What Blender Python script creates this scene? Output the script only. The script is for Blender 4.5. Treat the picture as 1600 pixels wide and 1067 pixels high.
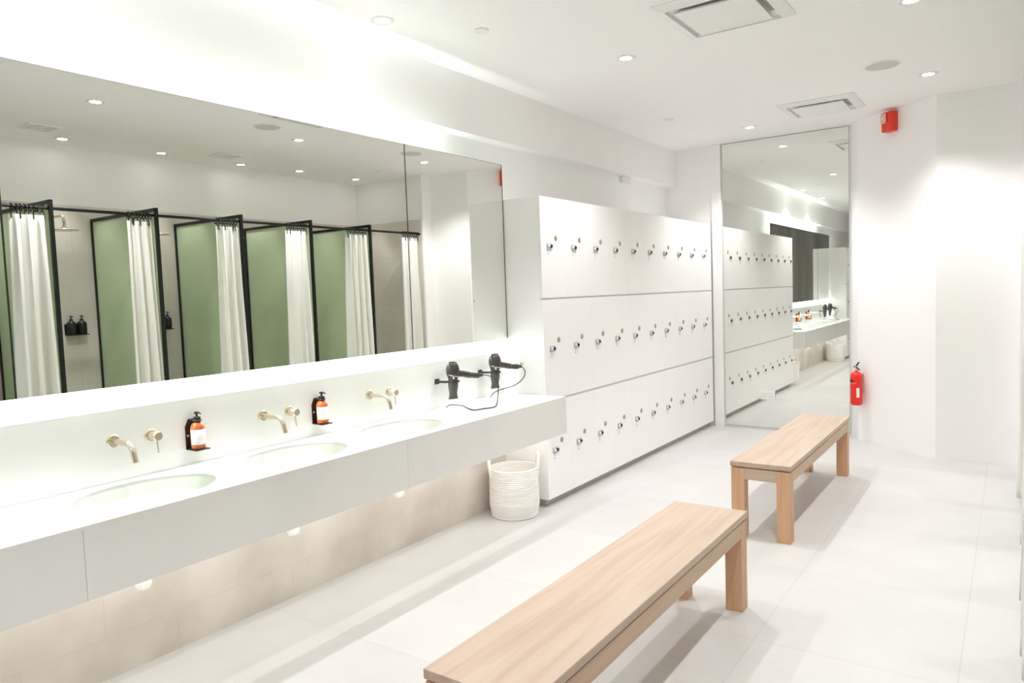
import bpy, bmesh, math, random
from mathutils import Vector, Matrix
for o in list(bpy.data.objects): bpy.data.objects.remove(o)
S = bpy.context.scene
COL = S.collection
PI = math.pi
random.seed(7)

# ------------------------------------------------------------------ camera
CAM = Vector((2.9931, 0.0, 1.5))
YAW, PITCH, ROLL, FPX = 0.6073, -0.0666, -0.0354, 1131.2
fw = Vector((-math.sin(YAW)*math.cos(PITCH), math.cos(YAW)*math.cos(PITCH), math.sin(PITCH)))
rt0 = Vector((math.cos(YAW), math.sin(YAW), 0)); up0 = rt0.cross(fw)
rt = rt0*math.cos(ROLL) + up0*math.sin(ROLL)
upv = up0*math.cos(ROLL) - rt0*math.sin(ROLL)
cd = bpy.data.cameras.new('camera'); cam = bpy.data.objects.new('camera', cd); COL.objects.link(cam)
M = Matrix.Identity(4)
for i in range(3):
    M[i][0] = rt[i]; M[i][1] = upv[i]; M[i][2] = -fw[i]; M[i][3] = CAM[i]
cam.matrix_world = M
cd.sensor_width = 36; cd.lens = FPX/1600*36; cd.clip_start = 0.02; cd.clip_end = 60
S.camera = cam

# ------------------------------------------------------------------ world, exposure
w = bpy.data.worlds.new('world'); S.world = w; w.use_nodes = True
w.node_tree.nodes['Background'].inputs[0].default_value = (1, 1, 1, 1)
w.node_tree.nodes['Background'].inputs[1].default_value = 0.0
S.view_settings.view_transform = 'Standard'; S.view_settings.look = 'None'
S.view_settings.gamma = 1; S.view_settings.use_curve_mapping = False
S.view_settings.exposure = 1.70
try:
    S.cycles.max_bounces = 20; S.cycles.diffuse_bounces = 14; S.cycles.glossy_bounces = 8; S.cycles.transmission_bounces = 8
    S.cycles.sample_clamp_indirect = 6
except Exception: pass

ZC = 2.973                       # ceiling height
SPOT_E, SPOT_SIZE, SPOT_BLEND = 27.0, math.radians(122), 0.72
# ceiling downlights: x, y
DOWN = [(0.213, 1.45), (0.213, 2.895), (0.94, 4.34), (0.94, 6.98), (2.53, 2.68), (2.53, 4.48), (2.47, 6.14),
        (2.53, 0.6), (0.94, -0.9), (3.91, 1.4), (3.91, 2.2), (3.91, 3.06), (3.91, 3.95), (3.91, 4.83), (3.82, 5.53), (3.82, 6.39)]
LIGHTCOL = (1.0, 0.98, 0.975)
def lamp_spot(x, y, e, size=SPOT_SIZE):
    l = bpy.data.lights.new('downlight_beam', 'SPOT'); l.energy = e; l.spot_size = size; l.spot_blend = SPOT_BLEND
    l.color = LIGHTCOL; l.shadow_soft_size = 0.03
    o = bpy.data.objects.new('downlight_beam', l); COL.objects.link(o); o.location = (x, y, ZC-0.035); return o
for (x, y) in DOWN:
    e = SPOT_E
    if x < 0.3: e *= 0.8
    if x > 3.5: e *= 0.5
    lamp_spot(x, y, e, math.radians(64) if x > 3.5 else math.radians(100) if x < .3 else SPOT_SIZE)
def lamp_area(name, loc, size, rot, e, col=(0.93, 1.0, 0.945)):
    l = bpy.data.lights.new(name, 'AREA'); l.shape = 'RECTANGLE'; l.size = size[0]; l.size_y = size[1]; l.energy = e; l.color = col
    o = bpy.data.objects.new(name, l); COL.objects.link(o); o.location = loc; o.rotation_euler = rot; return o
# led strips fixed behind the top and the bottom edge of the mirrors, and inside the counter apron
lamp_area('led_strip_light', (0.022, 2.0, 2.262), (0.016, 3.3), (PI, 0, 0), 4.5)
lamp_area('led_strip_light', (0.0, 2.14, 1.305), (0.03, 4.0), (0, 0, 0), 8)
lamp_area('led_strip_light', (0.488, 2.14, 0.735), (0.008, 4.0), (0, math.radians(68), 0), 3.8, (1, .965, .925))

# ------------------------------------------------------------------ materials
def mat(name, col, rough=0.5, metal=0.0, **kw):
    m = bpy.data.materials.new(name); m.use_nodes = True
    b = m.node_tree.nodes['Principled BSDF']
    b.inputs['Base Color'].default_value = (*col, 1); b.inputs['Roughness'].default_value = rough; b.inputs['Metallic'].default_value = metal
    for k, v in kw.items(): b.inputs[k.replace('_', ' ')].default_value = v
    return m
def nd(m, t, **kw):
    n = m.node_tree.nodes.new(t)
    for k, v in kw.items(): setattr(n, k, v)
    return n
def lk(m, a, b): m.node_tree.links.new(a, b)
def noisy(m, c1, c2, scale=3.0, stretch=(1, 1, 1), detail=6, bump=0.0, lo=0.35, hi=0.65):
    b = m.node_tree.nodes['Principled BSDF']
    tc = nd(m, 'ShaderNodeTexCoord'); mp = nd(m, 'ShaderNodeMapping'); mp.inputs['Scale'].default_value = stretch
    no = nd(m, 'ShaderNodeTexNoise'); no.inputs['Scale'].default_value = scale; no.inputs['Detail'].default_value = detail
    cr = nd(m, 'ShaderNodeValToRGB'); cr.color_ramp.elements[0].position = lo; cr.color_ramp.elements[1].position = hi
    cr.color_ramp.elements[0].color = (*c1, 1); cr.color_ramp.elements[1].color = (*c2, 1)
    lk(m, tc.outputs['Object'], mp.inputs[0]); lk(m, mp.outputs[0], no.inputs[0]); lk(m, no.outputs[0], cr.inputs[0]); lk(m, cr.outputs[0], b.inputs['Base Color'])
    if bump:
        bp = nd(m, 'ShaderNodeBump'); bp.inputs['Strength'].default_value = bump; bp.inputs['Distance'].default_value = 0.002
        lk(m, no.outputs[0], bp.inputs['Height']); lk(m, bp.outputs[0], b.inputs['Normal'])
    return cr
def tile(m, base1, base2, groutf, axes, size, off=(0, 0), stagger=0.0, gap=0.004, nscale=2.2):
    """procedural tiles: axes picks the two object axes, size and off in metres"""
    b = m.node_tree.nodes['Principled BSDF']
    cr = noisy(m, base1, base2, nscale, detail=8)
    tc = nd(m, 'ShaderNodeTexCoord'); sp = nd(m, 'ShaderNodeSeparateXYZ'); lk(m, tc.outputs['Object'], sp.inputs[0])
    cb = nd(m, 'ShaderNodeCombineXYZ')
    def sub(out, v):
        n = nd(m, 'ShaderNodeMath', operation='SUBTRACT'); lk(m, out, n.inputs[0]); n.inputs[1].default_value = v; return n.outputs[0]
    lk(m, sub(sp.outputs[axes[0]], off[0]), cb.inputs[0]); lk(m, sub(sp.outputs[axes[1]], off[1]), cb.inputs[1])
    br = nd(m, 'ShaderNodeTexBrick'); br.offset = stagger; br.squash = 1.0
    br.inputs['Scale'].default_value = 1.0; br.inputs['Brick Width'].default_value = size[0]; br.inputs['Row Height'].default_value = size[1]
    br.inputs['Mortar Size'].default_value = gap; br.inputs['Mortar Smooth'].default_value = 0.1
    br.inputs['Color1'].default_value = (1, 1, 1, 1); br.inputs['Color2'].default_value = (.94, .94, .94, 1); br.inputs['Mortar'].default_value = (groutf, groutf, groutf, 1)
    lk(m, cb.outputs[0], br.inputs['Vector'])
    mx = nd(m, 'ShaderNodeMix', data_type='RGBA', blend_type='MULTIPLY'); mx.inputs[0].default_value = 1.0
    lk(m, cr.outputs[0], mx.inputs[6]); lk(m, br.outputs[0], mx.inputs[7]); lk(m, mx.outputs[2], b.inputs['Base Color'])

WALL = mat('wall_paint', (0.80, 0.795, 0.78), 0.6)
noisy(WALL, (.905, .899, .896), (.915, .909, .906), 1.5)
CEIL = mat('ceiling_paint', (0.80, 0.795, 0.78), 0.7)
noisy(CEIL, (.907, .902, .899), (.917, .912, .909), 1.2)
FLOOR = mat('floor_tile', (.8, .8, .78), 0.42)
tile(FLOOR, (.61, .604, .597), (.65, .644, .637), 0.90, (0, 1), (0.735, 0.862), (2.10, 3.008), 0.0, 0.004)
PLINTH = mat('beige_wall_tile', (.6, .56, .5), 0.5)
tile(PLINTH, (.55, .50, .445), (.69, .645, .59), 0.93, (1, 2), (0.612, 0.30), (1.37, 0.17-0.30), 0.5, 0.003, 2.6)
SPLASH = mat('splashback_stone', (.8, .8, .78), 0.35)
noisy(SPLASH, (.83, .828, .815), (.87, .868, .86), 1.8, detail=9)
STONE = mat('counter_stone', (.8, .8, .78), 0.3)
noisy(STONE, (.72, .725, .70), (.79, .79, .775), 1.6, detail=10)
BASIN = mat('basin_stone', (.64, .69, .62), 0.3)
SHTILE = mat('shower_tile', (.5, .46, .42), 0.45)
tile(SHTILE, (.62, .57, .53), (.70, .65, .61), 0.85, (1, 2), (0.6, 0.6), (2.6, 0.2), 0.5, 0.003, 2.0)
SHTILE2 = mat('shower_end_tile', (.5, .46, .42), 0.45)
tile(SHTILE2, (.62, .57, .53), (.70, .65, .61), 0.85, (0, 2), (0.6, 0.6), (2.6, 0.2), 0.5, 0.003, 2.0)
LAMINATE = mat('white_laminate', (.90, .893, .89), 0.35)
LAMSIDE = mat('white_laminate_panel', (.90, .898, .892), 0.3)
GROOVE = mat('grey_joint', (.55, .55, .56), 0.5)
TOE = mat('toe_kick_metal', (.46, .43, .40), 0.45, 0.3)
CHROME = mat('latch_chrome', (.55, .55, .55), 0.35, 0.6)
BLACKP = mat('black_plastic', (.012, .012, .012), 0.4)
BRASS = mat('dull_brass', (.45, .40, .26), 0.4, 0.6)
NICKEL = mat('champagne_nickel', (.74, .65, .52), 0.27, 1.0)
MIRROR = mat('mirror_glass', (.86, .868, .835), 0.0, 1.0)
MIRROR2 = mat('mirror_glass_clear', (.845, .86, .825), 0.0, 1.0)
BACKING = mat('mirror_backing', (.55, .60, .55), 0.4)
EDGE = mat('mirror_edge', (.02, .03, .025), 0.4)
BLACKM = mat('black_metal', (.010, .014, .011), 0.35, 0.5)
MATTEB = mat('matte_black', (.012, .012, .012), 0.45)
GREENG = mat('green_frosted_glass', (.30, .40, .23), 0.45, 0, Transmission_Weight=0.45)
noisy(GREENG, (.66, .78, .56), (.73, .83, .64), 2.2)
CLOTH = mat('white_curtain_cloth', (.95, .95, .93), 0.9)
GREYCLOTH = mat('grey_curtain_cloth', (.34, .335, .31), 0.9)
PLASTW = mat('white_plastic', (.82, .82, .81), 0.35)
GREYP = mat('light_grey_grille', (.60, .59, .57), 0.6)
DARKGAP = mat('slot_shade_dark', (.10, .09, .08), 0.8)  # dark colour for the deep shade in the diffuser slot
DUCT = mat('duct_grey', (.33, .33, .30), 0.6)
RED = mat('red_enamel', (.80, .02, .012), 0.3)
REDP = mat('red_plastic', (.80, .04, .015), 0.3)
PINKP = mat('clear_strobe_lens', (.85, .50, .45), 0.15)
WHITEL = mat('white_sticker', (.86, .85, .83), 0.5)
INK = mat('grey_ink', (.55, .54, .53), 0.6)
AMBER = mat('amber_liquid_plastic', (.80, .20, .06), 0.12, 0, Transmission_Weight=0.35)
CLEAR = mat('clear_bottle_plastic', (.85, .70, .62), 0.08, 0, Transmission_Weight=0.7)
DRYER = mat('dark_grey_plastic', (.055, .048, .042), 0.30)
DRYER2 = mat('charcoal_nozzle', (.075, .075, .070), 0.40)
SILVER = mat('silver_ring', (.75, .74, .72), 0.25, 0.9)
CORD = mat('cord_rubber', (.035, .025, .022), 0.5)
ROPE = mat('cotton_rope', (.74, .72, .67), 0.9)
cr = noisy(ROPE, (.80, .785, .75), (.90, .89, .87), 9, (1, 1, 6), 6, 0.6)
CERAM = mat('trap_white', (.85, .83, .80), 0.3)
COPPER = mat('copper_pipe', (.55, .25, .10), 0.35, 0.8)
def wood(name, along=1, c1=(.47, .345, .26), c2=(.56, .44, .35)):
    m = mat(name, c2, 0.42)
    b = m.node_tree.nodes['Principled BSDF']
    tc = nd(m, 'ShaderNodeTexCoord'); mp = nd(m, 'ShaderNodeMapping')
    s = [14, 14, 14]; s[along] = 0.9; mp.inputs['Scale'].default_value = s
    no = nd(m, 'ShaderNodeTexNoise'); no.inputs['Scale'].default_value = 1.6; no.inputs['Detail'].default_value = 9; no.inputs['Distortion'].default_value = 0.6
    cr = nd(m, 'ShaderNodeValToRGB'); cr.color_ramp.elements[0].position = .32; cr.color_ramp.elements[1].position = .62
    cr.color_ramp.elements[0].color = (*c1, 1); cr.color_ramp.elements[1].color = (*c2, 1)
    lk(m, tc.outputs['Object'], mp.inputs[0]); lk(m, mp.outputs[0], no.inputs[0]); lk(m, no.outputs[0], cr.inputs[0])
    # knots
    vo = nd(m, 'ShaderNodeTexVoronoi'); vo.inputs['Scale'].default_value = 1.0
    mp2 = nd(m, 'ShaderNodeMapping'); s2 = [6, 6, 6]; s2[along] = 3.2; mp2.inputs['Scale'].default_value = s2; mp2.inputs['Location'].default_value = (.3, .7, .2)
    lk(m, tc.outputs['Object'], mp2.inputs[0]); lk(m, mp2.outputs[0], vo.inputs['Vector'])
    cr2 = nd(m, 'ShaderNodeValToRGB'); cr2.color_ramp.elements[0].position = .04; cr2.color_ramp.elements[1].position = .095
    cr2.color_ramp.elements[0].color = (.45, .36, .30, 1); cr2.color_ramp.elements[1].color = (1, 1, 1, 1)
    lk(m, vo.outputs['Distance'], cr2.inputs[0])
    mx = nd(m, 'ShaderNodeMix', data_type='RGBA', blend_type='MULTIPLY'); mx.inputs[0].default_value = 1
    lk(m, cr.outputs[0], mx.inputs[6]); lk(m, cr2.outputs[0], mx.inputs[7]); lk(m, mx.outputs[2], b.inputs['Base Color'])
    return m
WOODY = wood('oak_lit_seat', 1); WOODX = wood('oak_across', 0); WOODR = wood('oak_shaded_rail', 1, (.54, .35, .225), (.62, .44, .31)); WOODZ = wood('oak_shaded_upright', 2, (.58, .32, .185), (.66, .41, .26))  # same oak: bright light painted pale, shade painted orange on side rails and legs
GLOW = bpy.data.materials.new('lamp_lens'); GLOW.use_nodes = True
b = GLOW.node_tree.nodes['Principled BSDF']; b.inputs['Emission Color'].default_value = (1, .98, .94, 1); b.inputs['Emission Strength'].default_value = 12

def translucent(m, col, f=0.35):
    nt = m.node_tree; out = nt.nodes['Material Output']; b = nt.nodes['Principled BSDF']
    tr = nd(m, 'ShaderNodeBsdfTranslucent'); tr.inputs[0].default_value = (*col, 1)
    mx = nd(m, 'ShaderNodeMixShader'); mx.inputs[0].default_value = f
    lk(m, b.outputs[0], mx.inputs[1]); lk(m, tr.outputs[0], mx.inputs[2]); lk(m, mx.outputs[0], out.inputs[0])
translucent(CLOTH, (.93, .93, .90), 0.4)
# ------------------------------------------------------------------ mesh helpers
def box(bm, x0, x1, y0, y1, z0, z1):
    v = [bm.verts.new(p) for p in ((x0,y0,z0),(x1,y0,z0),(x1,y1,z0),(x0,y1,z0),(x0,y0,z1),(x1,y0,z1),(x1,y1,z1),(x0,y1,z1))]
    for f in ((0,3,2,1),(4,5,6,7),(0,1,5,4),(1,2,6,5),(2,3,7,6),(3,0,4,7)): bm.faces.new([v[i] for i in f])
def frame_of(d):
    d = d.normalized(); a = Vector((0, 0, 1)) if abs(d.z) < 0.9 else Vector((1, 0, 0))
    u = a.cross(d).normalized(); return u, d.cross(u)
def tube(bm, pts, r, n=12, cap=True, closed=False):
    pts = [Vector(p) for p in pts]; N = len(pts); R = r if isinstance(r, (list, tuple)) else [r]*N
    rings = []; u = None
    for i, p in enumerate(pts):
        if closed: d = pts[(i+1) % N] - pts[i-1]
        else: d = pts[min(i+1, N-1)] - pts[max(i-1, 0)]
        d.normalize()
        if u is None: u, v = frame_of(d)
        else:
            u = (u - d*u.dot(d)).normalized(); v = d.cross(u)
        rings.append([bm.verts.new(p + (u*math.cos(2*PI*k/n) + v*math.sin(2*PI*k/n))*R[i]) for k in range(n)])
    for i in range(N if closed else N-1):
        a, c = rings[i], rings[(i+1) % N]
        for k in range(n): bm.faces.new((a[k], a[(k+1) % n], c[(k+1) % n], c[k]))
    if cap and not closed:
        bm.faces.new(rings[0][::-1]); bm.faces.new(rings[-1])
def lathe(bm, prof, base=(0, 0, 0), axis=(0, 0, 1), n=32, sx=1.0, sy=1.0):
    """profile of (radius, height) along axis from base"""
    base = Vector(base); ax = Vector(axis).normalized(); u, v = frame_of(ax)
    if abs(ax.z) > .99: u, v = Vector((1, 0, 0)), Vector((0, 1, 0))
    rings = []
    for r, h in prof:
        if r < 1e-6: rings.append([bm.verts.new(base + ax*h)])
        else: rings.append([bm.verts.new(base + ax*h + (u*math.cos(2*PI*k/n)*sx + v*math.sin(2*PI*k/n)*sy)*r) for k in range(n)])
    for a, c in zip(rings, rings[1:]):
        for k in range(n):
            if len(a) == 1 and len(c) == 1: continue
            if len(a) == 1: bm.faces.new((a[0], c[(k+1) % n], c[k])[::-1])
            elif len(c) == 1: bm.faces.new((a[k], a[(k+1) % n], c[0]))
            else: bm.faces.new((a[k], a[(k+1) % n], c[(k+1) % n], c[k]))
    return rings
def prism(bm, poly, h0, h1, axis=2):
    """polygon extruded along axis; poly gives the two other coordinates in order"""
    def P(a, c, h):
        return {2: (a, c, h), 1: (a, h, c), 0: (h, a, c)}[axis]
    lo = [bm.verts.new(P(a, c, h0)) for a, c in poly]; hi = [bm.verts.new(P(a, c, h1)) for a, c in poly]
    n = len(poly)
    for k in range(n): bm.faces.new((lo[k], lo[(k+1) % n], hi[(k+1) % n], hi[k]))
    bm.faces.new(lo[::-1]); bm.faces.new(hi)
def obj(name, bm, m, parent=None, bevel=0.0, smooth=False, loc=None, seg=2, subsurf=0):
    bmesh.ops.recalc_face_normals(bm, faces=bm.faces)
    me = bpy.data.meshes.new(name); bm.to_mesh(me); bm.free()
    for mm in (m if isinstance(m, (list, tuple)) else [m]): me.materials.append(mm)
    o = bpy.data.objects.new(name, me); COL.objects.link(o)
    if parent: o.parent = parent
    if loc: o.location = loc
    if bevel:
        md = o.modifiers.new('bevel', 'BEVEL'); md.width = bevel; md.segments = seg; md.limit_method = 'ANGLE'; md.angle_limit = math.radians(40)
    if subsurf:
        md = o.modifiers.new('sub', 'SUBSURF'); md.levels = subsurf; md.render_levels = subsurf
    if smooth:
        for p in me.polygons: p.use_smooth = True
        try:
            me.set_sharp_from_angle(angle=math.radians(42))
        except Exception: pass
    return o
def B(*boxes):
    bm = bmesh.new()
    for q in boxes: box(bm, *q)
    return bm
def T(pts, r, n=12, **k):
    bm = bmesh.new(); tube(bm, pts, r, n, **k); return bm
def L(prof, base=(0, 0, 0), axis=(0, 0, 1), n=32, **k):
    bm = bmesh.new(); lathe(bm, prof, base, axis, n, **k); return bm
def tag(o, label, cat, group=None):
    o['label'] = label; o['category'] = cat
    if group: o['group'] = group
    return o
def thing(name, label, cat, loc=(0, 0, 0), rotz=0.0, group=None):
    o = bpy.data.objects.new(name, None); COL.objects.link(o); o.location = loc; o.rotation_euler = (0, 0, rotz)
    o.empty_display_size = 0.1
    return tag(o, label, cat, group)
def struct(name, bm, m, bevel=0.0):
    o = obj(name, bm, m, bevel=bevel); o['kind'] = 'structure'; return o
KIDS = {}
def kids(o): return [c for c in bpy.data.objects if c.parent == o]
def dup(root, loc, label=None, rotz=None, group=None):
    def cp(o, par):
        c = o.copy(); COL.objects.link(c)
        if par: c.parent = par
        for ch in kids(o): cp(ch, c)
        return c
    r = cp(root, None); r.location = loc
    if rotz is not None: r.rotation_euler = (0, 0, rotz)
    if label: r['label'] = label
    if group: r['group'] = group
    return r
def bez(pts, n=10):
    """catmull-rom through points"""
    P = [Vector(p) for p in pts]; P = [P[0]*2-P[1]] + P + [P[-1]*2-P[-2]]; out = []
    for i in range(1, len(P)-2):
        for k in range(n):
            t = k/n; a, b_, c, d = P[i-1], P[i], P[i+1], P[i+2]
            out.append(0.5*((2*b_) + (c-a)*t + (2*a-5*b_+4*c-d)*t*t + (3*b_-a-3*c+d)*t**3))
    out.append(P[-2]); return out

# ------------------------------------------------------------------ room shell
XM = 0.052; YL = 4.182; YR = 7.54; YB = 7.592; XL = 0.353; YV = 0.073
YF = -3.3; XR = 4.2
struct('floor', B((-0.3, XR+.2, YF-.2, YB+.3, -0.12, 0.0)), FLOOR)
struct('ceiling', B((-0.3, XR+.2, YF-.2, YB+.3, ZC, ZC+0.12)), CEIL)
struct('wall_left', B((-0.30, -0.15, YF-.2, YB+.3, 0.0, ZC)), WALL)
struct('trim_1', B((-0.15, -0.047, YF, YB, 2.588, ZC)), WALL)                       # dropped bulkhead along the left wall
struct('wall_left_splashback', B((-0.15, 0.0, YV, YL, 0.775, 1.086)), SPLASH)
struct('wall_left_plinth', B((-0.15, 0.0, YV, YL, 0.0, 0.775)), PLINTH)
struct('wall_back', B((-0.15, 1.72, YB, YB+.15, 0.0, ZC)), WALL)
bm = bmesh.new(); prism(bm, [(1.72, YB), (1.79, 7.43), (2.465, 6.88), (2.56, 7.05), (1.80, YB+.15), (1.72, YB+.15)], 0, ZC); struct('wall_corner', bm, WALL)
struct('wall_back_right', B((2.465, XR, 6.88, 7.10, 0.0, ZC)), WALL)
struct('wall_right', B((XR, XR+.15, YF-.2, 7.10, 0.0, ZC)), WALL)
struct('wall_front', B((-0.15, XR, YF-.15, YF, 0.0, ZC)), WALL)
struct('wall_right_tiles', B((XR-.012, XR, 0.6, 6.72, 0.0, 2.44)), SHTILE)
struct('wall_shower_end', B((3.035, XR, 6.735, 6.90, 0.0, ZC), (3.035, 3.062, 6.715, 6.735, 0.0, ZC)), WALL)
struct('wall_shower_end_tiles', B((3.062, XR-.012, 6.72, 6.735, 0.0, 2.44)), SHTILE2)
struct('trim_2', B((0.362, 0.46, YB-.03, YB, 0.0, ZC)), WALL, 0.002)                # filler strip between lockers and tall mirror
struct('trim_3', B((-0.15, -0.147, YV, YL, 1.086, 1.10)), SPLASH)

# ------------------------------------------------------------------ lockers
def locker_bank(label, y0, ncol, loc, mirror_end):
    """bank local frame: origin at the floor in the near front corner, columns along +y, back towards -x"""
    t = thing('locker_bank', label, 'lockers', loc)
    Y1 = ncol*0.3358; D = XL+0.145
    obj('carcass', B((-D, -0.0205, 0.0, Y1, 0.056, 2.152)), LAMSIDE, t, 0.001)
    obj('toe_kick', B((-D, -0.045, 0.03, Y1, 0.0, 0.056)), TOE, t)
    bm = bmesh.new()
    for z in (1.452, 0.745): box(bm, -0.0205, -0.003, 0.001, Y1-.001, z-0.007, z+0.007)
    obj('shelf_joint', bm, GROOVE, t)
    rows = [(0.058, 0.737), (0.753, 1.445), (1.459, 2.150)]
    lz = [0.39, 1.103, 1.813]
    proto = None
    for c in range(ncol):
        for (z0, z1), zl in zip(rows, lz):
            if proto is None:
                proto = {}
            key = round(z1-z0, 3), zl-z0
            d = obj('door', B((-0.020, 0.0, 0.0004, 0.3354, 0, z1-z0)), LAMINATE, t, 0.0, loc=(0, c*0.3358, z0)) if key not in proto else None
            if d is None:
                src, sub = proto[key]
                d = src.copy(); COL.objects.link(d); d.parent = t; d.location = (0, c*0.3358, z0)
                for s in sub:
                    q = s.copy(); COL.objects.link(q); q.parent = d
                continue
            h = zl-z0
            bm = bmesh.new(); box(bm, 0.0, 0.006, 0.072, 0.142, h-0.021, h+0.021)
            pl = obj('latch_plate', bm, CHROME, d, 0.002)
            bm = bmesh.new(); lathe(bm, [(0, .012), (.008, .012), (.0105, .010), (.0105, 0)], (0.006, 0.121, h+.001), (1, 0, 0), 20)
            kn = obj('latch_knob', bm, BLACKP, d, smooth=True)
            bm = bmesh.new(); lathe(bm, [(0, .010), (.008, .010), (.010, .008), (.010, 0)], (0.006, 0.090, h+.003), (1, 0, 0), 20)
            kb = obj('release_button', bm, PLASTW, d, smooth=True)
            bm = bmesh.new(); lathe(bm, [(0, .003), (.017, .003), (.0195, .0015), (.0195, 0)], (0.0, 0.195, h+.058), (1, 0, 0), 24)
            bd = obj('number_disc', bm, BRASS, d, smooth=True)
            bm = bmesh.new(); box(bm, .006, .007, .083, .085, h-.05, h-.02); lathe(bm, [(0, 0), (.005, 0), (.005, .003), (0, .003)], (.006, .084, h-.053), (1, 0, 0), 12)
            ky = obj('key_tab', bm, CHROME, d)
            proto[key] = (d, [pl, kn, kb, bd, ky])
    return t
locker_bank('long white locker bank between the washbasin counter and the tall mirror', 0, 10, (XL, YL, 0), True)
locker_bank('second white locker bank, seen only in the tall mirror, beyond the far counter end', 0, 9, (XL, YV-9*0.3358, 0), False)

# ------------------------------------------------------------------ washbasin counter
XC, ZT, ZB = 0.5146, 0.7927, 0.5445
vc = thing('washbasin_counter', 'long wall-hung pale stone counter with three sunken oval basins under the backlit mirrors', 'washbasin counter', (0, YV, 0))
LY = YL-YV-.001
BY = [y-YV for y in (1.450, 2.155, 2.860)]; BXC, BA, BB = 0.252, 0.190, 0.262
bm = bmesh.new(); NSEG = 64
x0, x1 = 0.0015, XC
cells = []; ys = [0.0] + [(BY[i]+BY[i+1])/2 for i in range(2)] + [BY[2]+0.3525]
ys[0] = BY[0]-0.3525
th = 0.012
def counter_face(z):
    def q(a, b_, c, d): bm.faces.new([bm.verts.new((p[0], p[1], z)) for p in (a, b_, c, d)])
    q((x0, 0), (x1, 0), (x1, ys[0]), (x0, ys[0])); q((x0, ys[3]), (x1, ys[3]), (x1, LY), (x0, LY))
    for i in range(3):
        a0, a1 = ys[i], ys[i+1]; yc = BY[i]
        inn, out = [], []
        for k in range(NSEG):
            t = 2*PI*(k+.5)/NSEG; c, s = math.cos(t), math.sin(t)
            inn.append(bm.verts.new((BXC+BA*c, yc+BB*s, z)))
            # ray to rectangle
            tx = ((x1-BXC)/(BA*c) if c > 0 else (x0-BXC)/(BA*c)); ty = ((a1-yc)/(BB*s) if s > 0 else (a0-yc)/(BB*s))
            m_ = min(tx, ty); out.append(bm.verts.new((BXC+BA*c*m_, yc+BB*s*m_, z)))
        for k in range(NSEG):
            j = (k+1) % NSEG
            pa, pb = out[k], out[j]
            # insert the corner when the ray pair straddles it
            onx = lambda v: abs(v.co.x-x0) < 1e-6 or abs(v.co.x-x1) < 1e-6
            if onx(pa) != onx(pb):
                cx_ = x0 if min(pa.co.x, pb.co.x) < BXC else x1; cy_ = a0 if min(pa.co.y, pb.co.y) < yc else a1
                cv = bm.verts.new((cx_, cy_, z)); bm.faces.new((inn[k], pa, cv, pb, inn[j]))
            else: bm.faces.new((inn[k], pa, pb, inn[j]))
counter_face(ZT)
counter_face(ZT-th)
for i in range(3):   # hole rims
    a = [(BXC+BA*math.cos(2*PI*(k+.5)/NSEG), BY[i]+BB*math.sin(2*PI*(k+.5)/NSEG)) for k in range(NSEG)]
    for k in range(NSEG):
        p, q_ = a[k], a[(k+1) % NSEG]
        bm.faces.new([bm.verts.new(v) for v in ((p[0], p[1], ZT), (q_[0], q_[1], ZT), (q_[0], q_[1], ZT-th), (p[0], p[1], ZT-th))])
for (pa, pb) in (((x0, 0), (x1, 0)), ((x1, 0), (x1, LY)), ((x1, LY), (x0, LY)), ((x0, LY), (x0, 0))):
    bm.faces.new([bm.verts.new(v) for v in ((*pa, ZT), (*pb, ZT), (*pb, ZT-th), (*pa, ZT-th))])
bmesh.ops.remove_doubles(bm, verts=bm.verts, dist=1e-5)
obj('countertop', bm, STONE, vc)
bm = bmesh.new()
seams = [0.0, 1.088-YV, 2.62-YV, LY]
for a, c in zip(seams, seams[1:]): box(bm, XC-.018, XC, a+.0007, c-.0007, ZB, ZT-th)
box(bm, XL+0.01, XC-.018, LY-.018, LY, ZB, ZT-th)
obj('apron', bm, STONE, vc)
for yc in BY:
    bm = bmesh.new(); n = 48
    prof = [(1.0, 0), (.975, -.02), (.93, -.05), (.85, -.08), (.68, -.105), (.42, -.118), (.12, -.122), (.0, -.122)]
    def ell(prof, off):
        rings = []
        for r, h in prof:
            if r == 0: rings.append([bm.verts.new((BXC, yc, ZT-.0005+h-off))])
            else: rings.append([bm.verts.new((BXC+(BA*r+off*.8)*math.cos(2*PI*k/n), yc+(BB*r+off*.8)*math.sin(2*PI*k/n), ZT-.0005+h-off)) for k in range(n)])
        for a, c in zip(rings, rings[1:]):
            for k in range(n):
                if len(c) == 1: bm.faces.new((a[k], a[(k+1) % n], c[0]))
                else: bm.faces.new((a[k], a[(k+1) % n], c[(k+1) % n], c[k]))
        return rings
    r1 = ell([(1.0, -.0115)]+prof[1:], 0); r2 = ell([(1.0, -.006)]+prof[1:], .012)
    for k in range(n): bm.faces.new((r1[0][k], r1[0][(k+1) % n], r2[0][(k+1) % n], r2[0][k]))
    bs = obj('basin', bm, BASIN, vc, smooth=True)
    obj('drain', L([(0, .003), (.018, .003), (.022, 0)], (BXC, yc, ZT-.123), n=24), NICKEL, bs, smooth=True)
    tr = obj('drain_trap', L([(.016, .26), (.016, .09), (.030, .088), (.031, .02), (.026, .006), (.012, 0), (0, 0)], (BXC+.0, yc-.045, 0.415), n=24), CERAM, vc, smooth=True)

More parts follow.
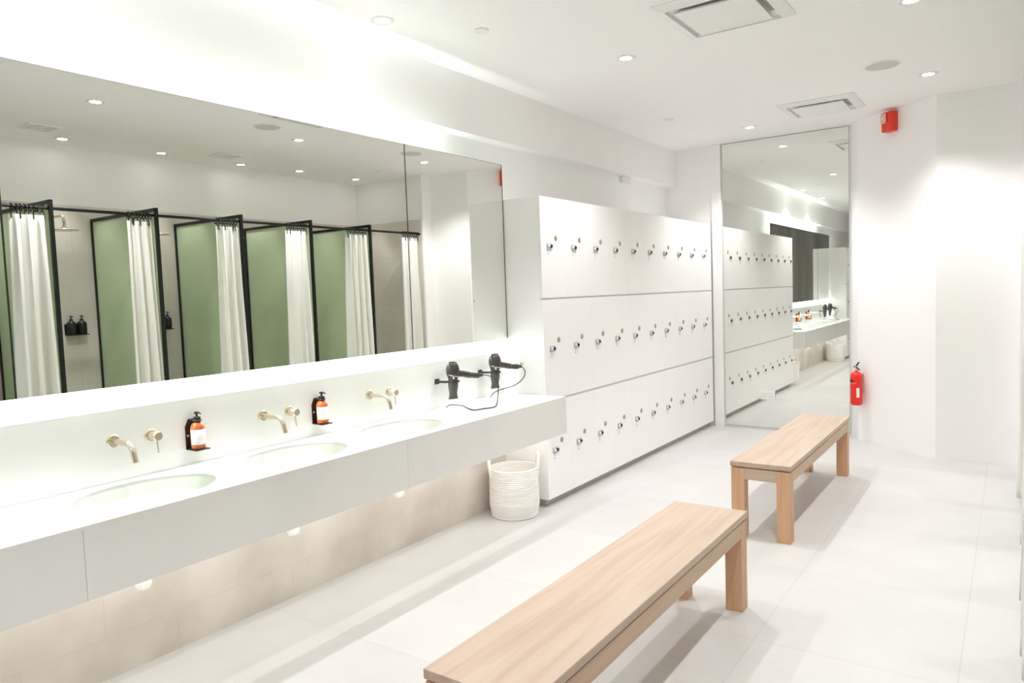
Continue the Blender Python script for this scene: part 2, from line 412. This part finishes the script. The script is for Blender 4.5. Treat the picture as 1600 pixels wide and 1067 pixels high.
# ------------------------------------------------------------------ mirrors
def mirror(y0, y1, label):
    t = thing('wall_mirror', label, 'mirror', (0.045, (y0+y1)/2, 1.1834))
    h = (y1-y0)/2; H = 2.3915-1.1834
    obj('glass', B((0.001, 0.007, -h, h, 0, H)), MIRROR, t)
    obj('backing_board', B((-0.006, 0.001, -h+.001, h-.001, .001, H-.001)), BACKING, t)
    obj('edge_line', B((-0.002, 0.0078, h-.002, h+.0045, 0, H), (-0.002, 0.0073, -h, h, H, H+.002)), EDGE, t)
    bm = bmesh.new()
    for yy in (-h+.12, h-.12): box(bm, -0.194, -0.006, yy-.012, yy+.012, H*.5-.02, H*.5+.02)
    obj('wall_bracket', bm, BLACKM, t)
    bm = B((-0.022, -0.006, -h+.01, h-.01, H-.145, H-.13), (-0.03, -0.006, -h+.01, h-.01, .125, .14))
    obj('light_channel', bm, PLASTW, t)
    return t
mirror(0.10, 1.101, 'backlit mirror panel at the left edge of the photo, left of the thin seam')
mirror(1.1055, 3.196, 'widest backlit mirror panel, above the basins, reflecting the shower partitions')
mirror(3.202, YL-.006, 'narrow backlit mirror panel above the hair dryers, beside the lockers')
t = thing('full_length_mirror', 'floor-to-ceiling mirror on the back wall beside the lockers', 'mirror', (1.083, YB-.012, 0.0244))
obj('glass', B((-.608, .608, 0.0, .006, 0, 2.9386)), MIRROR2, t)
obj('backing_board', B((-.606, .606, .006, .011, .002, 2.937)), BACKING, t)
obj('edge_trim', B((-.611, -.608, -.001, .008, 0, 2.9386), (.608, .612, -.001, .008, 0, 2.9386), (-.611, .612, -.001, .008, -.002, 0), (-.611, .612, -.001, .008, 2.9386, 2.941)), mat('clear_edge', (.5, .53, .49), .3), t)

# twin socket set into the tall mirror
t = thing('wall_socket', 'white double power socket set low in the tall mirror', 'socket', (0.914, YB-.012, 0.356))
obj('faceplate', B((-.073, .073, -.009, 0, -.045, .045)), PLASTW, t, .003)
for sx in (-.036, .036):
    bm = B((sx-.003, sx+.003, -.0096, -.009, .008, .018), (sx-.015, sx-.007, -.0096, -.009, -.016, -.011), (sx+.007, sx+.015, -.0096, -.009, -.016, -.011))
    obj('socket_holes', bm, DUCT, t)
    obj('rocker_switch', B((sx-.006+(.018 if sx < 0 else -.018), sx+.006+(.018 if sx < 0 else -.018), -.012, -.009, .014, .030)), PLASTW, t, .001)

# ------------------------------------------------------------------ taps
def make_tap(y, label):
    t = thing('basin_tap', label, 'tap', (0, y, 0.960), group=None)
    obj('spout_flange', L([(0, .010), (.024, .010), (.026, .008), (.026, 0)], axis=(1, 0, 0), n=36), NICKEL, t, smooth=True)
    pts = [(0.008, 0, 0), (.07, 0, 0), (.115, 0, 0), (.135, 0, -.006), (.150, 0, -.020), (.158, 0, -.038), (.168, 0, -.072)]
    sp = obj('spout', T(bez(pts, 6), .0115, 20), NICKEL, t, smooth=True)
    obj('handle_flange', L([(0, .008), (.024, .008), (.026, .006), (.026, 0)], (0, .157, -.004), (1, 0, 0), 36), NICKEL, t, smooth=True)
    kn = obj('handle_body', L([(0, .062), (.0175, .062), (.019, .060), (.019, .0)], (.0, .157, -.004), (1, 0, 0), 36), NICKEL, t, smooth=True)
    obj('lever', T([(.046, .157, -.02), (.050, .159, -.075)], .0032, 12), NICKEL, t, smooth=True)
    return t
tp = make_tap(1.452, 'champagne wall tap nearest the left edge of the photo, with its lever pointing down')
lv = dup(tp, (0, 2.163, .950), 'champagne wall tap between the two amber soap bottles')
dup(tp, (0, 2.872, .955), 'champagne wall tap left of the hair dryers')

# ------------------------------------------------------------------ soap holders and bottles
def make_holder(y, label):
    t = thing('soap_holder', label, 'soap holder', (0, y, 0.868))
    bm = bmesh.new(); prism(bm, [(-.034, -.006), (.034, -.006), (.034, .095), (.018, .128), (-.018, .128), (-.034, .095)], 0.0, 0.004, 0); obj('back_plate', bm, MATTEB, t)
    obj('base_shelf', B((0.004, .080, -.034, .034, -.006, -.002)), MATTEB, t, .001)
    bm = bmesh.new(); n = 32
    box(bm, 0.004, .022, -.016, .016, .122, .126)
    tube(bm, [(.042+.0175*math.cos(2*PI*k/n), .0175*math.sin(2*PI*k/n), .124) for k in range(n)], .003, 8, closed=True)
    obj('neck_ring', bm, MATTEB, t)
    obj('screw', L([(0, .004), (.004, .003), (.005, 0)], (.004, -.024, .055), (1, 0, 0), 12), CHROME, t, smooth=True)
    return t
def make_bottle(y, label):
    t = thing('soap_bottle', label, 'soap bottle', (.042, y, 0.8665))
    obj('bottle', L([(0, 0), (.026, 0), (.0295, .004), (.030, .012), (.030, .088), (.028, .100), (.021, .112), (.0135, .117), (.0135, .126), (0, .126)], n=36), AMBER, t, smooth=True)
    lb = bmesh.new(); n = 30
    a0, a1 = -1.75, 1.15
    r = .0304; vs = []
    for k in range(n+1):
        a = a0+(a1-a0)*k/n; vs.append((lb.verts.new((r*math.cos(a), r*math.sin(a), .020)), lb.verts.new((r*math.cos(a), r*math.sin(a), .086))))
    for p, q_ in zip(vs, vs[1:]): lb.faces.new((p[0], q_[0], q_[1], p[1]))
    lo = obj('paper_label', lb, WHITEL, t, smooth=True); md = lo.modifiers.new('s', 'SOLIDIFY'); md.thickness = .0004; md.offset = 1
    tb = bmesh.new(); r = .0311
    for (zz, aa, hh) in ((.074, .26, .0022), (.062, .34, .0028), (.054, .26, .0016), (.047, .30, .0016), (.030, .26, .0012)):
        cc = -.52
        m1 = [(tb.verts.new((r*math.cos(a), r*math.sin(a), zz)), tb.verts.new((r*math.cos(a), r*math.sin(a), zz+hh))) for a in [cc-aa+2*aa*k/8 for k in range(9)]]
        for p, q_ in zip(m1, m1[1:]): tb.faces.new((p[0], q_[0], q_[1], p[1]))
    obj('label_print', tb, INK, lo)
    obj('pump_collar', L([(.0155, 0), (.0155, .022), (.012, .024), (.005, .024), (.005, .040), (0, .040)], (0, 0, .1175), n=28), MATTEB, t, smooth=True)
    bm = bmesh.new(); lathe(bm, [(0, 0), (.010, 0), (.011, .004), (.010, .009), (0, .010)], (0, 0, .154), n=24); tube(bm, [(0, 0, .159), (.018, 0, .160), (.031, 0, .155)], [.005, .0045, .0032], 10)
    obj('pump_head', bm, MATTEB, t, smooth=True)
    return t
h1 = make_holder(1.797, 'black wall bracket holding the amber soap bottle nearest the camera'); b1 = make_bottle(1.797, 'amber soap bottle with black pump and white label, nearer one, right of the first tap')
dup(h1, (0, 2.497, .863), 'black wall bracket holding the amber soap bottle between the second and third taps')
dup(b1, (.042, 2.497, .8615), 'amber soap bottle with black pump and white label, farther one, left of the third tap')

# ------------------------------------------------------------------ hair dryers
def make_dryer(loc, label, hlabel, cord, rot=None):
    rot = DROT if rot is None else rot
    g = thing('dryer_holder', hlabel, 'wall holder', (0, loc[1]-.01, loc[2]-.008))
    obj('wall_plate', B((0, .006, -.052, -.012, -.016, .016)), MATTEB, g, .001)
    bm = bmesh.new(); prism(bm, [(.006, -.050), (.006, -.026), (loc[0]-.02, -.024), (loc[0]-.02, -.034)], -.006, .006, 2)
    n = 28; tube(bm, [(loc[0]+.036*math.cos(2*PI*k/n), .01+.036*math.sin(2*PI*k/n), 0) for k in range(n)], .0055, 8, closed=True)
    obj('holder_ring', bm, MATTEB, g)
    t = thing('hair_dryer', label, 'hair dryer', loc, rot)
    obj('barrel', L([(.029, -.004), (.031, .010), (.036, .026), (.042, .046), (.043, .066), (.039, .088), (.031, .104), (.025, .110), (.025, .116), (.021, .116), (.021, .110), (0, .110)], n=40), DRYER, t, smooth=True)
    obj('silver_band', T([(.0375*math.cos(2*PI*k/40), .0375*math.sin(2*PI*k/40), .034+.010*math.sin(2*PI*k/40-2.2)) for k in range(40)], .0022, 8, closed=True), SILVER, t, smooth=True)
    obj('badge', B((.030, .033, -.020, -.010, .010, .026)), WHITEL, t, .001)
    # concentrator nozzle: round above, flat slot below
    bm = bmesh.new(); rings = []
    for zz, a, c in ((.0, .032, .033), (-.02, .031, .033), (-.05, .027, .031), (-.082, .018, .027), (-.098, .013, .030), (-.118, .011, .037)):
        rings.append([bm.verts.new((a*math.cos(2*PI*k/28), c*math.sin(2*PI*k/28)-.10*max(0, -zz)*.35, zz)) for k in range(28)])
    for a, c in zip(rings, rings[1:]):
        for k in range(28): bm.faces.new((a[k], a[(k+1) % 28], c[(k+1) % 28], c[k]))
    bm.faces.new(rings[0]); bm.faces.new(rings[-1])
    obj('nozzle', bm, DRYER2, t, smooth=True)
    hp = [(0.0, .030, .040), (.0, .07, .034), (.0, .12, .022), (.0, .17, .014), (.0, .215, .012)]
    obj('handle', T(bez(hp, 5), [.023]*3+[.0205]*8+[.018]*7+[.012]*3, 18), DRYER, t, smooth=True)
    obj('switch', B((.0145, .019, .095, .125, .018, .030)), SILVER, t, .001)
    n = 20; obj('hanging_loop', T([(0.0, .222+.010*math.cos(2*PI*k/n), .026+.010*math.sin(2*PI*k/n)) for k in range(n)], .0024, 8, closed=True), DRYER, t, smooth=True)
    obj('power_cord', T(bez(cord, 12), .0032, 10), CORD, t, smooth=True)
    return t
# cords in each dryer's own frame; the counter top is at z 0.793
d1 = (0.100, 3.500, 0.968); d2 = (0.100, 3.950, 0.978); DROT = math.radians(-20)
c = ZT+.0035
def rel(pts, d, rot=DROT):
    m_ = Matrix.Rotation(-rot, 3, 'Z')
    return [m_ @ (Vector(q_)-Vector(d)) for q_ in pts]
W1 = [(.168, 3.690, .981), (.190, 3.735, .975), (.225, 3.748, .962), (.240, 3.776, .935), (.240, 3.785, .890), (.240, 3.779, .835), (.265, 3.735, .803), (.317, 3.649, c), (.335, 3.585, c), (.309, 3.526, c), (.283, 3.463, c), (.191, 3.512, c+.001), (.140, 3.523, .806), (.090, 3.490, .812), (.075, 3.470, .807), (.062, 3.465, c)]
W2 = [(.168, 4.142, .991), (.188, 4.152, .984), (.203, 4.154, .965), (.210, 4.151, .943), (.200, 4.144, .912), (.180, 4.108, .880), (.160, 4.058, .861), (.130, 4.023, .851), (.100, 3.974, .840), (.080, 3.943, .822), (.064, 3.935, c)]
cord1 = rel(W1, d1); cord2 = rel(W2, d2)
make_dryer(d1, 'dark grey hair dryer, left one of the two, nozzle down in its wall ring', 'black wall ring carrying the left hair dryer', cord1)
D2 = make_dryer(d2, 'dark grey hair dryer, right one, closest to the locker side panel', 'black wall ring carrying the right hair dryer', cord2)

YM = 2.127*2; d3 = (.100, YM-3.500, .968); d4 = (.100, YM-3.950, .978); RR = PI-DROT
make_dryer(d3, 'dark grey hair dryer seen only in the tall mirror, nearer the basins', 'black wall ring nearer the basins at the far counter end, seen in the tall mirror', rel([(a, YM-b_, e) for a, b_, e in W1], d3, RR), RR)
make_dryer(d4, 'dark grey hair dryer seen only in the tall mirror, beside the second lockers', 'black wall ring beside the second lockers, seen in the tall mirror', rel([(a, YM-b_, e) for a, b_, e in W2], d4, RR), RR)
# ------------------------------------------------------------------ baskets
def make_basket(loc, label, rotz=0.0):
    t = thing('rope_basket', label, 'basket', loc, rotz)
    bm = bmesh.new(); prof = []
    H, R0, R1 = .325, .155, .168
    n = 26
    for i in range(n*4+1):
        z = H*i/(n*4); r = R0+(R1-R0)*min(1, z/.08) if z < .08 else R1-(z-.08)*.02
        prof.append((r+.0028*abs(math.sin(PI*i/4)), z+.002))
    inner = [(r-.010, z) for r, z in prof[::-1] if z > .012]
    lathe(bm, [(0, 0.0), (R0-.01, 0.0)]+prof+[(prof[-1][0]-.005, H+.006)]+inner+[(0, .012)], n=56)
    obj('body', bm, ROPE, t, smooth=True)
    for s in (-1, 1):
        a = R1-.006
        pts = [(-.052*1.0, s*a*.95, H-.05), (-.05, s*(a), H), (-.044, s*(a+.004), H+.045), (-.02, s*(a+.008), H+.082), (0.02, s*(a+.008), H+.082), (.044, s*(a+.004), H+.045), (.05, s*a, H), (.052, s*a*.95, H-.05)]
        obj('rope_handle', T(bez(pts, 6), .011, 12), ROPE, t, smooth=True)
    return t
bk = make_basket((0.215, 3.962, 0.0), 'round white rope basket on the floor under the counter end, against the near locker panel', -0.9)
dup(bk, (0.215, 0.40, 0.0), 'round white rope basket under the far counter end, seen only in the tall mirror', 0.1)

# ------------------------------------------------------------------ benches
def make_bench(x0, x1, y0, y1, label):
    W, Ln = x1-x0, y1-y0
    t = thing('wooden_bench', label, 'bench', ((x0+x1)/2, (y0+y1)/2, 0))
    a, l = W/2, Ln/2; hb = .4552
    obj('seat_board', B((-a, a, -l, l, hb-.030, hb)), WOODY, t, .0025)
    lw = .078; i_ = .004; zt = hb-.037
    for sx in (-1, 1):
        for sy in (-1, 1):
            bm = B((sx*(a-i_) if sx < 0 else a-i_-lw, -(a-i_)+lw if sx < 0 else a-i_, -(l-i_) if sy < 0 else l-i_-lw, -(l-i_)+lw if sy < 0 else l-i_, 0, zt))
            obj('leg', bm, WOODZ, t, .002)
    for sx in (-1, 1):
        x = sx*(a-i_-.014)
        obj('side_rail', B((x-.0135, x+.0135, -(l-i_-lw), l-i_-lw, zt-.068, zt)), WOODR, t, .001)
    for sy in (-1, 1):
        y = sy*(l-i_-.014)
        obj('end_rail', B((-(a-i_-lw), a-i_-lw, y-.0135, y+.0135, zt-.068, zt)), WOODX, t, .001)
    obj('spacer_strip', B((-a+.02, a-.02, -l+.02, l-.02, zt, hb-.030)), mat('spacer_wood', (.42, .17, .08), .6), t)
    return t
make_bench(1.634, 1.987, 1.459, 3.311, 'pale oak bench nearest the camera, cut off by the bottom of the photo')
make_bench(1.6055, 1.955, 4.235, 6.040, 'pale oak bench farther back, in front of the tall mirror')

# ------------------------------------------------------------------ ceiling fittings
def make_downlight():
    t = thing('downlight', 'x', 'ceiling light', (0, 0, ZC))
    obj('trim_ring', L([(.038, 0), (.038, -.004), (.046, -.006), (.062, -.004), (.064, 0)], n=40), PLASTW, t, smooth=True)
    obj('lens', L([(0, -.0015), (.038, -.0015), (.038, 0)], n=32), GLOW, t, smooth=True)
    return t
DL = {(0.213, 2.895): 'round ceiling downlight nearest the left bulkhead, top centre of the photo', (0.213, 1.45): 'round downlight above the nearest visible basin, beside the bulkhead, above the frame',
      (0.94, 4.34): 'round downlight in the mid ceiling, between the near air diffuser and the bulkhead', (0.94, 6.98): 'round downlight just above the top left corner of the tall mirror',
      (2.53, 2.68): 'round downlight reflected large at the upper left of the mirror', (2.53, 4.48): 'round downlight reflected beside the round ceiling speaker in the mirror', (2.47, 6.14): 'round downlight at the right, beside the round speaker, near the angled wall',
      (2.53, 0.6): 'round downlight above the near side of the room, out of frame', (0.94, -0.9): 'round downlight over the second locker bank, reflected in the tall mirror',
      (3.91, 1.4): 'round downlight over the nearest shower cubicle, out of frame', (3.91, 2.2): 'round downlight over the cubicle behind the leftmost reflected curtain', (3.91, 3.06): 'round shower downlight reflected leftmost in the mirror', (3.91, 3.95): 'round shower downlight reflected second from the left in the mirror',
      (3.91, 4.83): 'round shower downlight reflected third from the left in the mirror', (3.82, 5.53): 'round shower downlight reflected fourth from the left in the mirror', (3.82, 6.39): 'round shower downlight over the end cubicle, reflected farthest right of its row'}
dl0 = make_downlight(); first = True
for (x, y), lab in DL.items():
    o = dl0 if first else dup(dl0, (x, y, ZC)); o.location = (x, y, ZC); o['label'] = lab; o['group'] = 'round ceiling downlights'; first = False
def disc(name, x, y, r, label, cat, m, h=.006):
    t = thing(name, label, cat, (x, y, ZC))
    obj('rim', L([(r*.9, 0), (r*.9, -h), (r*.96, -h-.001), (r, -h*.5), (r, 0)], n=48), PLASTW, t, smooth=True)
    obj('cover', L([(0, -h+.001), (r*.9, -h+.001), (r*.9, 0)], n=48), m, t, smooth=True)
disc('sprinkler_cover', .531, 3.35, .042, 'small flat white disc on the ceiling beside the top centre downlight', 'sprinkler cover', PLASTW)
disc('sprinkler_cover', .487, 6.154, .042, 'small flat white disc on the ceiling above the far lockers', 'sprinkler cover', PLASTW)
disc('sprinkler_cover', 3.229, 6.20, .042, 'small flat white disc on the ceiling near the last shower curtain, reflected in the mirror', 'sprinkler cover', PLASTW)
disc('ceiling_speaker', 2.232, 5.669, .115, 'round grey ceiling speaker beside the downlight at the upper right', 'speaker', GREYP)
disc('ceiling_speaker', 2.30, 3.965, .115, 'round grey ceiling speaker reflected near the top centre of the mirror', 'speaker', GREYP)
def diffuser(x0, x1, y0, y1, label):
    t = thing('air_diffuser', label, 'air conditioner', ((x0+x1)/2, (y0+y1)/2, ZC)); a = (x1-x0)/2; c = (y1-y0)/2
    bm = bmesh.new()
    def ring(ins, z): return [bm.verts.new(p) for p in ((-a+ins, -c+ins, z), (a-ins, -c+ins, z), (a-ins, c-ins, z), (-a+ins, c-ins, z))]
    rs = [ring(0, 0), ring(0, -.006), ring(.012, -.012), ring(.052, -.026), ring(.060, -.026), ring(.060, -.004), ring(.054, 0)]
    for p, q_ in zip(rs, rs[1:]):
        for k in range(4): bm.faces.new((p[k], p[(k+1) % 4], q_[(k+1) % 4], q_[k]))
    obj('frame', bm, PLASTW, t)
    obj('air_slots', B((-a+.055, a-.055, -c+.055, c-.055, -.006, -.001)), PLASTW, t)
    obj('slot_shade', B((-a+.062, a-.064, -c+.062, -c+.096, -.009, -.006), (a-.096, a-.062, -c+.10, c-.16, -.009, -.006)), DUCT, t)  # shade inside the near and right slots, put in as grey boxes
    obj('slot_deep_shade', B((-a*.45, a*.35, -c+.064, -c+.094, -.0105, -.009)), DARKGAP, t)  # darker box painted in for deeper shade along the near slot
    obj('face_panel', B((-a+.098, a-.098, -c+.098, c-.098, -.034, -.022), ), PLASTW, t, .004)
    obj('panel_hanger', B((-.15, -.13, -.15, -.13, -.023, -.005), (.13, .15, .13, .15, -.023, -.005), (-.15, -.13, .13, .15, -.023, -.005), (.13, .15, -.15, -.13, -.023, -.005)), DUCT, t)
diffuser(1.40, 2.0, 3.66, 4.27, 'large square white air diffuser cut off by the top of the photo')
diffuser(1.36, 1.95, 6.30, 6.86, 'smaller-looking square white air diffuser in front of the tall mirror')
def grille(x, y, label):
    t = thing('vent_grille', label, 'vent', (x, y, ZC))
    obj('frame', B((-.12, .12, -.12, -.10, -.008, 0), (-.12, .12, .10, .12, -.008, 0), (-.12, -.10, -.10, .10, -.008, 0), (.10, .12, -.10, .10, -.008, 0)), PLASTW, t)
    obj('louvres', B(*[(-.10, .10, -.095+.025*k, -.083+.025*k, -.006, 0) for k in range(8)]), PLASTW, t)
grille(3.60, 2.75, 'small square ceiling vent reflected at the far left of the mirror')
grille(3.60, 4.45, 'small square ceiling vent reflected between two shower downlights')

# ------------------------------------------------------------------ safety kit on the angled wall
wd = Vector((2.465-1.79, 6.88-7.43, 0)).normalized(); wn = Vector((wd.y, -wd.x, 0))
if wn.y > 0: wn = -wn
wang = math.atan2(wd.y, wd.x)          # local x along the wall, local -y out of it
def onwall(x, z): return Vector((x, 7.43+(x-1.79)*(6.88-7.43)/(2.465-1.79), z))
p = onwall(2.120, 2.862)
t = thing('fire_alarm_beacon', 'red fire alarm beacon high on the angled wall under the ceiling', 'fire alarm', p, wang)
obj('housing', B((-.055, .055, -.080, 0, -.085, .085)), REDP, t, .012, seg=4)
obj('strobe_lens', B((-.046, .012, -.100, -.080, -.015, .070)), PINKP, t, .010, seg=3)
obj('strobe_bulb', L([(0, .012), (.008, .010), (.012, .004), (.012, 0)], (-.014, -.100, .024), (0, -1, 0), 20), PLASTW, t, smooth=True)
obj('sounder_grille', L([(0, .004), (.018, .003), (.02, 0)], (-.012, -.080, -.052), (0, -1, 0), 24), REDP, t, smooth=True)
p = onwall(1.836, .345)
t = thing('fire_extinguisher', 'red fire extinguisher hung on the angled wall beside the tall mirror', 'fire extinguisher', p, wang)
cy = -.072
obj('cylinder', L([(0, 0), (.040, 0), (.048, .006), (.052, .02), (.052, .262), (.049, .285), (.038, .302), (.018, .312), (.016, .322), (0, .322)], (0, cy, 0), n=40), RED, t, smooth=True)
obj('valve', L([(.013, .318), (.013, .345), (.009, .352), (.009, .368), (0, .370)], (0, cy, 0), n=20), mat('valve_brass', (.75, .66, .5), .3, .8), t, smooth=True)
bm = bmesh.new(); tube(bm, [(-.028, cy, .352), (0, cy, .366), (.030, cy, .398), (.036, cy, .404)], [.006, .008, .007, .005], 10); obj('lever', bm, MATTEB, t, smooth=True)
bm = bmesh.new(); tube(bm, [(-.01, cy, .362), (.018, cy-.004, .350), (.045, cy-.004, .332)], [.005, .007, .006], 10); obj('carry_handle', bm, MATTEB, t, smooth=True)
bm = bmesh.new()
def arc_band(bm, a0, a1, z0, z1, r, n=16):
    vs = [(bm.verts.new((r*math.sin(a), cy-r*math.cos(a), z0)), bm.verts.new((r*math.sin(a), cy-r*math.cos(a), z1))) for a in [a0+(a1-a0)*k/n for k in range(n+1)]]
    for p_, q_ in zip(vs, vs[1:]): bm.faces.new((p_[0], q_[0], q_[1], p_[1]))
arc_band(bm, -.9, .35, .215, .238, .0528); obj('black_band', bm, MATTEB, t)
bm = bmesh.new(); arc_band(bm, -.9, -.62, .219, .234, .0532); arc_band(bm, -.9, .9, .206, .209, .0528); arc_band(bm, -.7, -.5, .10, .125, .0528, 4); arc_band(bm, -.55, -.25, .088, .098, .0528, 4); obj('band_marking', bm, PINKP, t)
bm = bmesh.new(); arc_band(bm, .85, 1.35, .075, .165, .0528); obj('white_sticker', bm, WHITEL, t)
obj('wall_bracket', B((-.012, .012, -.020, 0, .12, .29)), DUCT, t)

t = thing('wall_sensor_box', 'small white box on the wall above the far lockers, tucked under the bulkhead', 'sensor', (-.15, 6.52, 2.55))
obj('housing', B((0, .040, -.085, .085, -.022, .036)), PLASTW, t, .003)
obj('cable_stub', B((.0, .02, -.005, .005, .034, .038)), DUCT, t)

# ------------------------------------------------------------------ showers
PY = [1.755, 2.566, 3.385, 4.205, 5.025, 5.862]
XF, XBK = 3.065, 4.188
PLAB = ['black framed green glass partition nearest the camera, out of the frame', 'green glass shower partition at the left edge of the mirror reflection', 'green glass shower partition reflected second from the left', 'green glass shower partition reflected third from the left',
        'green glass shower partition reflected fourth from the left', 'green glass shower partition reflected farthest right, next to the end cubicle']
p0 = thing('shower_partition', PLAB[0], 'shower partition', (XF, PY[0], 0))
D_ = XBK-XF; f = .030; PH = 2.325
obj('frame', B((0, f, -.013, .013, 0, PH), (D_-f, D_, -.013, .013, 0, PH), (f, D_-f, -.013, .013, PH-f, PH), (f, D_-f, -.013, .013, 0, f)), BLACKM, p0, .0015)
obj('glass_pane', B((f-.002, D_-f+.002, -.004, .004, f, PH-f+.002)), GREENG, p0)
p0['group'] = 'green glass shower partitions'
for y, lb in zip(PY[1:], PLAB[1:]): dup(p0, (XF, y, 0), lb)
XRAIL, ZRAIL = 3.100, 2.262
rl = obj('curtain_rail', T([(XRAIL, 0.95, ZRAIL), (XRAIL, 6.72, ZRAIL)], .0125, 14), BLACKM, smooth=True)
tag(rl, 'black shower curtain rail running along the front of all cubicles', 'curtain rail')
CR = [(1.45, 1.74), (2.30, 2.535), (3.145, 3.352), (3.945, 4.172), (4.735, 4.992), (5.535, 5.83), (6.41, 6.695)]
CLAB = ['white shower curtain bunched by the nearest partition, out of the frame', 'white shower curtain at the left edge of the mirror reflection', 'white shower curtain reflected second from the left', 'white shower curtain reflected third from the left', 'white shower curtain reflected fourth from the left',
        'white shower curtain reflected fifth from the left', 'white shower curtain of the end cubicle, crossed by the dark mirror seam']
def make_curtain(y0, y1, label, seed, x=XRAIL, z1=2.205, z0=.04, mt=CLOTH, folds=6, flare=.045, ax=.018, axb=.066, rings=8, name='shower_curtain', cat='shower curtain', alongx=False, rr=.0125):
    rnd = random.Random(seed)
    t = thing(name, label, cat, (x, (y0+y1)/2, z0))
    W = y1-y0; nu, nz = folds*14, 30; bm = bmesh.new(); H = z1-z0; ph = rnd.random()*6; am = [rnd.uniform(.7, 1.15) for _ in range(folds*2+2)]
    rows = []
    for j in range(nz+1):
        tz = j/nz; s = 1-tz      # s is 1 at the hem
        row = []
        for i in range(nu+1):
            u = i/nu; k = u*folds
            w_ = am[int(k*2) % len(am)]
            xx = (ax+(axb-ax)*s**.8)*math.sin(2*PI*k+ph+.5*math.sin(3*s+u*4))*w_ + .006*math.sin(9*u+5*s)
            yy = (u-.5)*(W+2*flare*(s**1.4)*(1-.2*u)) - flare*.25*s - .012*math.cos(4*PI*k)*.5
            row.append(bm.verts.new((yy, -xx, tz*H) if alongx else (xx, yy, tz*H)))
        rows.append(row)
    for a, c_ in zip(rows, rows[1:]):
        for i in range(nu): bm.faces.new((a[i], a[i+1], c_[i+1], c_[i]))
    cl = obj('cloth', bm, mt, t, smooth=True)
    for pl in cl.data.polygons: pl.use_smooth = True
    md = cl.modifiers.new('thick', 'SOLIDIFY'); md.thickness = .0025
    for k in range(rings):
        yy = -W/2+W*(k+.5)/rings; tl = rnd.uniform(-.010, .010); n = 16
        pts = [(.019*math.cos(2*PI*q/n), tl*math.sin(2*PI*q/n)+yy, (2.262-z0)-.008+.0255*math.sin(2*PI*q/n)) for q in range(n)]
        if rings and not alongx:
            rg = bmesh.new(); tube(rg, pts, .0048, 8, closed=True)
            box(rg, -.002, .002, yy+tl-.004, yy+tl+.004, z1-z0-.032, 2.262-z0-.030)
            obj('curtain_ring', rg, MATTEB, t, smooth=True)
    return t
for i, ((a, c_), lb) in enumerate(zip(CR, CLAB)):
    o = make_curtain(a, c_, lb, i+3, folds=3 if c_-a < .25 else 4); o['group'] = 'white shower curtains'
def shower_head(y, lab):
    t = thing('rain_shower', lab, 'shower', (XR-.012, y, 2.18), group='round rain shower heads')
    obj('wall_flange', L([(0, .008), (.026, .008), (.028, 0)], (0, 0, .12), (-1, 0, 0), 28), NICKEL, t, smooth=True)
    obj('arm', T(bez([(0, 0, .12), (-.25, 0, .12), (-.345, 0, .118), (-.375, 0, .10), (-.385, 0, .07), (-.385, 0, .012)], 6), .0115, 14), NICKEL, t, smooth=True)
    obj('rain_head', L([(0, 0), (.105, 0), (.110, .004), (.105, .008), (.03, .014), (.018, .03), (0, .03)], (-.385, 0, -.01), n=40), NICKEL, t, smooth=True)
    return t
SY = [2.16, 2.975, 3.795, 4.615, 5.44, 6.28]
ordn = ['behind the leftmost curtain', 'second from the left', 'third from the left', 'fourth from the left', 'fifth from the left', 'in the end cubicle']
s0 = shower_head(SY[0], 'round rain shower head reflected '+ordn[0])
for y, q in zip(SY[1:], ordn[1:]): dup(s0, (XR-.012, y, 2.18), 'round rain shower head, cubicle '+q+' in the reflection' if 'from' in q else 'round rain shower head '+q+' of the row')
def pump_bottle(y, lab):
    t = thing('pump_bottle', lab, 'soap bottle', (XR-.055, y, 1.268), group='black pump bottles in the showers')
    obj('body', L([(0, 0), (.036, 0), (.039, .004), (.039, .095), (.034, .108), (.018, .118), (.015, .125), (0, .125)], n=32), MATTEB, t, smooth=True)
    bm = bmesh.new(); lathe(bm, [(.014, .125), (.014, .138), (.005, .140), (.005, .158), (.012, .160), (.012, .168), (0, .169)], n=20); tube(bm, [(0, 0, .164), (-.036, 0, .160)], .0045, 8)
    obj('pump', bm, MATTEB, t, smooth=True)
    return t
def bottle_shelf(y, lab):
    t = thing('bottle_shelf', lab, 'soap holder', (XR-.012, y, 1.262), group='black bottle brackets in the showers')
    obj('plate', B((-.004, 0, -.088, .088, -.004, .10)), MATTEB, t); obj('ledge', B((-.084, -.004, -.088, .088, -.004, .004)), MATTEB, t)
    return t
pb = None
for y, q in zip(SY, ordn):
    for dy, sd in ((.150, 'left'), (.240, 'right')):
        lab = 'black pump bottle, %s one of the pair, cubicle %s in the reflection' % (sd, q)
        if pb is None: pb = pump_bottle(y+dy, lab); bh = bottle_shelf(y+.195, 'black bracket under the pump bottles, cubicle %s in the reflection' % q)
        else:
            dup(pb, (XR-.055, y+dy, 1.268), lab)
            if sd == 'left': dup(bh, (XR-.012, y+.195, 1.262), 'black bracket under the pump bottles, cubicle %s in the reflection' % q)

# grey curtain across the entrance behind the camera, reflected twice in the mirrors
g = make_curtain(0, 2.5, 'heavy grey curtain across the entrance, seen only in the mirrors', 21, x=1.65, z1=2.95, z0=.02, mt=GREYCLOTH, folds=6, flare=.02, ax=.06, axb=.07, rings=0, name='entrance_curtain', cat='curtain', alongx=True)
g.location = (1.65, -3.12, .02)
